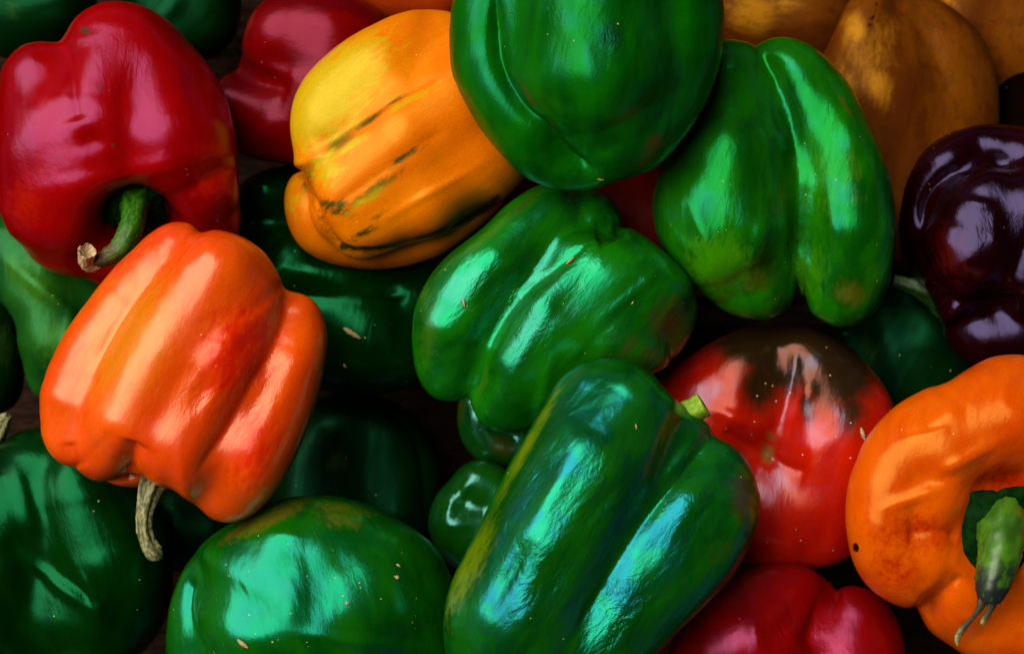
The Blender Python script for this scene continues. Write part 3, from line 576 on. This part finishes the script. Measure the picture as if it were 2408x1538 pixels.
P('crimson pepper with a pinched neck behind the yellow pepper and the top left crimson one', M_redb, (725, 190), 0, (.9, .1),
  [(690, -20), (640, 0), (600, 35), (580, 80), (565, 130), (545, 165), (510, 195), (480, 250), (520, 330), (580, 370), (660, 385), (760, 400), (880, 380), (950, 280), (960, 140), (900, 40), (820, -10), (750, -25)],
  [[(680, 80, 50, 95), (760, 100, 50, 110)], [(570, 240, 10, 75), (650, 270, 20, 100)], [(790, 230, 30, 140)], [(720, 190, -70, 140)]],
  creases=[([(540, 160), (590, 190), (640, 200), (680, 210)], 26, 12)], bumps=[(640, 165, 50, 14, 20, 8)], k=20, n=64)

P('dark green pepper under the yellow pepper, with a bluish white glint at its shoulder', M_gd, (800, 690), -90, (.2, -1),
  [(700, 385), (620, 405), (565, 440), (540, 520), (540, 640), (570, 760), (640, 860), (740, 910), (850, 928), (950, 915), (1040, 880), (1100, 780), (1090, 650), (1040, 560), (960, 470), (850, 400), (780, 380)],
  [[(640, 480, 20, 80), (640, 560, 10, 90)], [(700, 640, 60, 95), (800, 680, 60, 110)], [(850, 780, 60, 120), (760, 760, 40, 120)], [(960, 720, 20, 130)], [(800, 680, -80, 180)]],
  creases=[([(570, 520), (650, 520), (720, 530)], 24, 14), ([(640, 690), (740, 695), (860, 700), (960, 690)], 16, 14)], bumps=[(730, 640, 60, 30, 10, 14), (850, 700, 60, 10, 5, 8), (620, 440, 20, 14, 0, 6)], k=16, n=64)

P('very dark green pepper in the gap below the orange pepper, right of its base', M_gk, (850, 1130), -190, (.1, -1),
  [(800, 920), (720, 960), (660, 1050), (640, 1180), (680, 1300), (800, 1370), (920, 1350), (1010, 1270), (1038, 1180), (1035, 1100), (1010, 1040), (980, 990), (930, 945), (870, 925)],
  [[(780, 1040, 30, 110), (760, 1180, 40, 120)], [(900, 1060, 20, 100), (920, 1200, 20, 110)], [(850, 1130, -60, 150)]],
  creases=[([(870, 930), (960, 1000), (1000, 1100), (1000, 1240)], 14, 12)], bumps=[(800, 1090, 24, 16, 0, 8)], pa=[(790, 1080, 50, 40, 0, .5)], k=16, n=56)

def gf_parts(root, tr, s):
    tube('stem', tr, s, [(-40, 1060, 0, 26), (-12, 1030, 20, 20), (2, 1005, 40, 17), (12, 985, 60, 13), (18, 978, 66, 8)], M_drg, root, ribs=5, ribamp=.2, ragged=.6, seed=11, nseg=24)
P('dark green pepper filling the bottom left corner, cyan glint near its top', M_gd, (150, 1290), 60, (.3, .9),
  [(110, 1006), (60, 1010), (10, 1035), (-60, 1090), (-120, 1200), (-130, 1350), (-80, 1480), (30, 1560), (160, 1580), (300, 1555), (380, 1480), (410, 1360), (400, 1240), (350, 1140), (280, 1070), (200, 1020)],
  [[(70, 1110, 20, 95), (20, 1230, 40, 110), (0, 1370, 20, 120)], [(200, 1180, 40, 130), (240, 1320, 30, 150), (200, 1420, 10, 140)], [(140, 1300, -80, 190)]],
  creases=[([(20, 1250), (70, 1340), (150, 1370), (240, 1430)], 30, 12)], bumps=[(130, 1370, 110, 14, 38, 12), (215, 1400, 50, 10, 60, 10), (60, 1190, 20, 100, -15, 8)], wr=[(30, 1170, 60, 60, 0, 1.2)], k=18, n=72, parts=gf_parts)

P('leaf green pepper under the crimson pepper at the left edge, with a soft curved highlight', M_gl, (130, 730), -20, (.15, -1),
  [(30, 500), (-40, 520), (-60, 600), (-10, 700), (40, 790), (60, 870), (85, 925), (130, 940), (200, 920), (270, 840), (300, 740), (290, 650), (240, 570), (150, 510), (80, 495)],
  [[(20, 580, 20, 75), (90, 680, 50, 85), (120, 790, 50, 85), (120, 860, 10, 75)], [(200, 640, 0, 95), (210, 760, 0, 90)], [(130, 720, -60, 120)]],
  bumps=[(110, 690, 90, 14, 40, 12), (160, 780, 14, 50, 10, 8)], pa=[(70, 660, 90, 40, 45, .8), (130, 800, 50, 80, 0, .7)], k=18, n=60)
P('dim green pepper cut off by the left edge, beside the leaf green pepper', M_gk, (-20, 840), -60, (.1, -1),
  [(0, 640), (-70, 660), (-130, 760), (-120, 900), (-60, 980), (0, 975), (45, 940), (58, 870), (50, 790), (35, 700)],
  [[(-10, 740, 10, 70), (-20, 880, 10, 80)], [(-40, 820, -20, 100)]], pa=[(20, 800, 30, 100, 0, .5)], k=16, n=40)
P('dark green pepper in the top left corner, half hidden by the crimson pepper', M_gk, (70, 0), -60, (1, .2),
  [(30, -140), (-80, -100), (-120, 0), (-70, 90), (20, 140), (120, 130), (210, 80), (230, -10), (190, -100), (110, -140)],
  [[(20, 10, 30, 100), (120, 10, 30, 100)], [(60, 0, -50, 120)]], bumps=[(120, 0, 60, 12, -10, 8)], pa=[(30, 20, 30, 30, 0, .5)], k=16, n=40)
P('dark green pepper at the top edge with a bluish streak, between the two crimson peppers', M_gk, (430, -20), -150, (.5, -.8),
  [(400, -160), (320, -120), (290, -20), (320, 80), (400, 150), (480, 150), (550, 90), (570, 0), (530, -110), (470, -160)],
  [[(370, -20, 30, 75), (410, 60, 20, 75)], [(480, -30, 20, 85), (490, 50, 10, 75)], [(430, -10, -40, 110)]], bumps=[(405, 20, 14, 40, 40, 9)], k=14, n=44)
P('burnt orange pepper at the top edge behind the yellow one', M_ot, (950, -60), -80, (1, .3),
  [(940, -220), (820, -190), (760, -100), (780, 0), (840, 60), (930, 90), (1030, 90), (1120, 40), (1160, -60), (1120, -160), (1040, -210)],
  [[(880, -60, 30, 115), (1020, -50, 30, 120)], [(950, -60, -50, 130)]], k=18, n=44)
P('dark red pepper seen in the gap between four green peppers', M_slv, (1450, 520), -60, (0, -1),
  [(1400, 360), (1290, 380), (1200, 430), (1180, 540), (1260, 640), (1400, 690), (1550, 680), (1640, 600), (1650, 480), (1600, 390), (1500, 360)],
  [[(1330, 500, 30, 120)], [(1520, 510, 40, 120)], [(1430, 520, -50, 140)]], k=20, n=48)
P('dusty amber pepper behind the two-lobed green one, its tall lobe facing up', M_yb, (2130, 270), -100, (.1, -1),
  [(2040, -20), (1990, 10), (1960, 60), (1930, 120), (1900, 220), (1890, 350), (1930, 480), (2000, 580), (2110, 620), (2230, 580), (2310, 480), (2340, 350), (2345, 230), (2330, 140), (2280, 60), (2200, 0), (2120, -30)],
  [[(2050, 100, 70, 85), (2080, 230, 70, 120), (2110, 400, 30, 140)], [(2200, 160, 10, 110), (2210, 330, 20, 120)], [(2110, 290, -70, 180)]],
  creases=[([(2080, -20), (2160, 60), (2210, 150), (2240, 240)], 36, 10)], pa=[(2010, 75, 34, 50, 0, .8), (2060, 200, 40, 80, -25, .62), (2040, 130, 90, 80, 0, .45), (2080, 80, 50, 80, 0, .42), (1990, 200, 40, 90, -10, .5)], pb=[(2052, 44, 8, 5, 0, 1.3), (2046, 60, 6, 5, 0, 1.2), (2061, 14, 3, 20, 0, 1.0)], wr=[(2060, 170, 80, 130, 0, 1.3)], k=18, n=64)
P('wrinkled golden amber pepper at the top edge right of the topmost green pepper', M_yb, (1830, 30), -120, (1, 0),
  [(1800, -120), (1700, -90), (1650, 10), (1670, 120), (1760, 190), (1870, 200), (1970, 150), (2010, 50), (1990, -60), (1910, -120)],
  [[(1770, 20, 40, 100), (1880, 30, 30, 110)], [(1830, 30, -40, 130)]], pa=[(1770, 30, 70, 60, 0, .8), (1850, 10, 70, 30, 0, .55)], wr=[(1850, 30, 110, 60, 0, 2.0)], k=18, n=48)
P('dull amber pepper in the top right corner behind the others', M_yb, (2340, 60), -240, (.2, -1),
  [(2340, -140), (2240, -110), (2170, 0), (2180, 130), (2240, 220), (2330, 260), (2430, 240), (2500, 140), (2500, 0), (2440, -110)],
  [[(2280, 50, 30, 110)], [(2400, 60, 20, 110)], [(2340, 60, -50, 140)]], pa=[(2230, 0, 40, 14, 35, .6)], k=18, n=44)
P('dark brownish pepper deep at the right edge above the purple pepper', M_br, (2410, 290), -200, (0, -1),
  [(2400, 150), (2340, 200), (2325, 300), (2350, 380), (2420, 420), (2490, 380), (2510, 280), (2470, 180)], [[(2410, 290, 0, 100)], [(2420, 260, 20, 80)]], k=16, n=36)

def gp_parts(root, tr, s):
    calyx('calyx', tr, s, (2206, 700, 140), (-.5, .3, .7), 48, M_stemd, root, points=5, droop=.5, seed=12)
    tube('stem', tr, s, [(2225, 705, 150, 44), (2195, 688, 165, 32), (2160, 676, 175, 22), (2125, 666, 175, 16), (2100, 660, 175, 15)], M_stemd, root, ribs=5, seed=13)
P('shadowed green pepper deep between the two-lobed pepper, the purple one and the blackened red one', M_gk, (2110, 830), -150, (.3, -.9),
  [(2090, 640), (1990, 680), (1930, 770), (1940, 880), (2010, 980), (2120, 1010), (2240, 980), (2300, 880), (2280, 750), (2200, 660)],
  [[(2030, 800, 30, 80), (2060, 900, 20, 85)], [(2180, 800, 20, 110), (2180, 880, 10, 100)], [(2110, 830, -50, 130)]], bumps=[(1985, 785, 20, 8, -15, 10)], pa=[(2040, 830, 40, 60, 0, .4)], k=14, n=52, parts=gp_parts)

P('small shiny green pepper tucked against the left side of the largest green pepper', M_gs, (1110, 1215), 40, (.3, -.9),
  [(1125, 1080), (1090, 1092), (1055, 1125), (1025, 1165), (1008, 1215), (1010, 1260), (1035, 1310), (1080, 1345), (1150, 1360), (1220, 1320), (1250, 1240), (1230, 1150), (1190, 1100), (1155, 1083)],
  [[(1125, 1140, 20, 58), (1190, 1160, 10, 60)], [(1065, 1225, 20, 55), (1110, 1300, 0, 60)], [(1130, 1220, -20, 95)]], creases=[([(1080, 1170), (1110, 1190), (1160, 1200)], 26, 16)], bumps=[(1058, 1200, 6, 30, 10, 7), (1075, 1235, 24, 10, -15, 7)], k=12, n=52, lump=2)
P('small olive green pepper peeking out below the middle green pepper, above the small shiny one', M_gs, (1170, 1000), 10, (.5, .8),
  [(1140, 890), (1090, 920), (1075, 975), (1082, 1030), (1110, 1070), (1150, 1090), (1210, 1095), (1270, 1050), (1290, 970), (1260, 900), (1200, 880)],
  [[(1125, 980, 20, 52), (1160, 1040, 20, 50), (1210, 1060, 10, 45)], [(1200, 960, 0, 80)], [(1170, 990, -30, 80)]], creases=[([(1150, 985), (1180, 1010), (1225, 1030)], 16, 16)], pa=[(1180, 1050, 40, 30, 20, .7), (1085, 960, 14, 50, 0, .5)], k=12, n=48, lump=2)
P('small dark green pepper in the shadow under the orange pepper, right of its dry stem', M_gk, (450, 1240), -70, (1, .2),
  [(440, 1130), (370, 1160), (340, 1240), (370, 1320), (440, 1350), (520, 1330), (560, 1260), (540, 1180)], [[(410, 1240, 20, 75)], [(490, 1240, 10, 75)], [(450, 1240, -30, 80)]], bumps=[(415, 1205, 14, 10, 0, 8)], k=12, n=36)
P('pale green pepper whose rim just shows at the bottom edge, in the left corner', M_gl, (225, 1660), 120, (1, 0),
  [(220, 1531), (160, 1534), (110, 1560), (80, 1650), (120, 1750), (230, 1790), (340, 1750), (380, 1650), (340, 1565), (285, 1536)], [[(180, 1650, 20, 90)], [(280, 1650, 20, 90)], [(230, 1660, -30, 100)]], pa=[(220, 1540, 80, 20, 0, .9)], k=14, n=36)

# ---------------------------------------------------------------- dry flakes lying on the skins
bpy.context.view_layer.update()
dg = bpy.context.evaluated_depsgraph_get()
def flake(X, Y, length, width, ang, col, label, name='dry_flake'):
    rs = random.Random(int(X * 7 + Y)); d = Vector(place(X, Y, 0)) - cam.location; d.normalize()
    hit, loc, nrm, *_ = sc.ray_cast(dg, cam.location, d)
    if not hit: return
    V, F = [], []; n = 9; L_, W_ = length * S, width * S
    for layer in (0, 1):
        for i in range(n):
            t = i / (n - 1); w_ = W_ * math.sin(math.pi * (t * .9 + .05)) ** .7 * (1 + .3 * rs.uniform(-1, 1)) / 2
            for sd_ in (-1, 0, 1): V.append(((t - .5) * L_, sd_ * w_, W_ * (.12 + .25 * (sd_ == 0) + .25 * math.sin(3 * t)) + layer * W_ * .12))
    for i in range(n - 1):
        for j in range(2):
            a = i * 3 + j; F.append((a, a + 3, a + 4, a + 1)); b = a + n * 3; F.append((b, b + 1, b + 4, b + 3))
        for j in (0, 2): a = i * 3 + j; F.append((a, a + n * 3, a + 3 + n * 3, a + 3) if j == 0 else (a, a + 3, a + 3 + n * 3, a + n * 3))
    o = mesh_obj(name, V, F, col, None, dict(pc=np.array(V) * 300, pa=np.zeros(len(V))), loc)
    z = nrm; x = Vector((math.cos(math.radians(ang)), -math.sin(math.radians(ang)), 0)); x = (x - z * x.dot(z)).normalized(); y = z.cross(x)
    o.rotation_euler = Matrix((x, y, z)).transposed().to_euler(); o.location = loc + z * .00012
    tag(o, label, 'flake', 'dry flakes stuck to the peppers')
M_fl = stem_mat('tan_flake', (.45, .36, .14), (.28, .2, .07), rough=.6)
M_fo = stem_mat('orange_flake', (.6, .26, .10), (.4, .15, .04), rough=.6)
for a in [(1342, 616, 22, 7, -48, M_fo, 'orange sliver on the upper middle of the bright green centre pepper'),
          (1091, 712, 20, 5, 80, M_fl, 'thin tan flake on the left lobe of the bright green centre pepper'),
          (828, 784, 46, 12, 32, M_fl, 'long tan flake on the dark green pepper right of the big orange one'),
          (812, 860, 12, 6, 60, M_fl, 'tiny tan crumb on the dark green pepper, below the long flake'),
          (1495, 1003, 12, 4, 80, M_fl, 'pale crumb near the top of the largest green pepper'),
          (1413, 421, 14, 4, 10, M_fo, 'orange crumb at the bottom tip of the topmost green pepper'),
          (572, 1512, 30, 10, 35, M_fl, 'tan scab at the bottom edge of the speckled green pepper'),
          (936, 1330, 12, 6, 25, M_fl, 'upper of two tan crumbs on the right of the speckled green pepper'),
          (933, 1358, 13, 8, 0, M_fl, 'lower of two tan crumbs on the right of the speckled green pepper'),
          (817, 1418, 10, 7, 0, M_fl, 'tan crumb low in the middle of the speckled green pepper'),
          (1487, 712, 8, 4, -50, M_fl, 'white speck on the right side of the bright green centre pepper'),
          (2028, 1020, 30, 9, 70, M_husk, 'peeling pale skin scrap where the red and orange peppers meet')]:
    flake(*a)
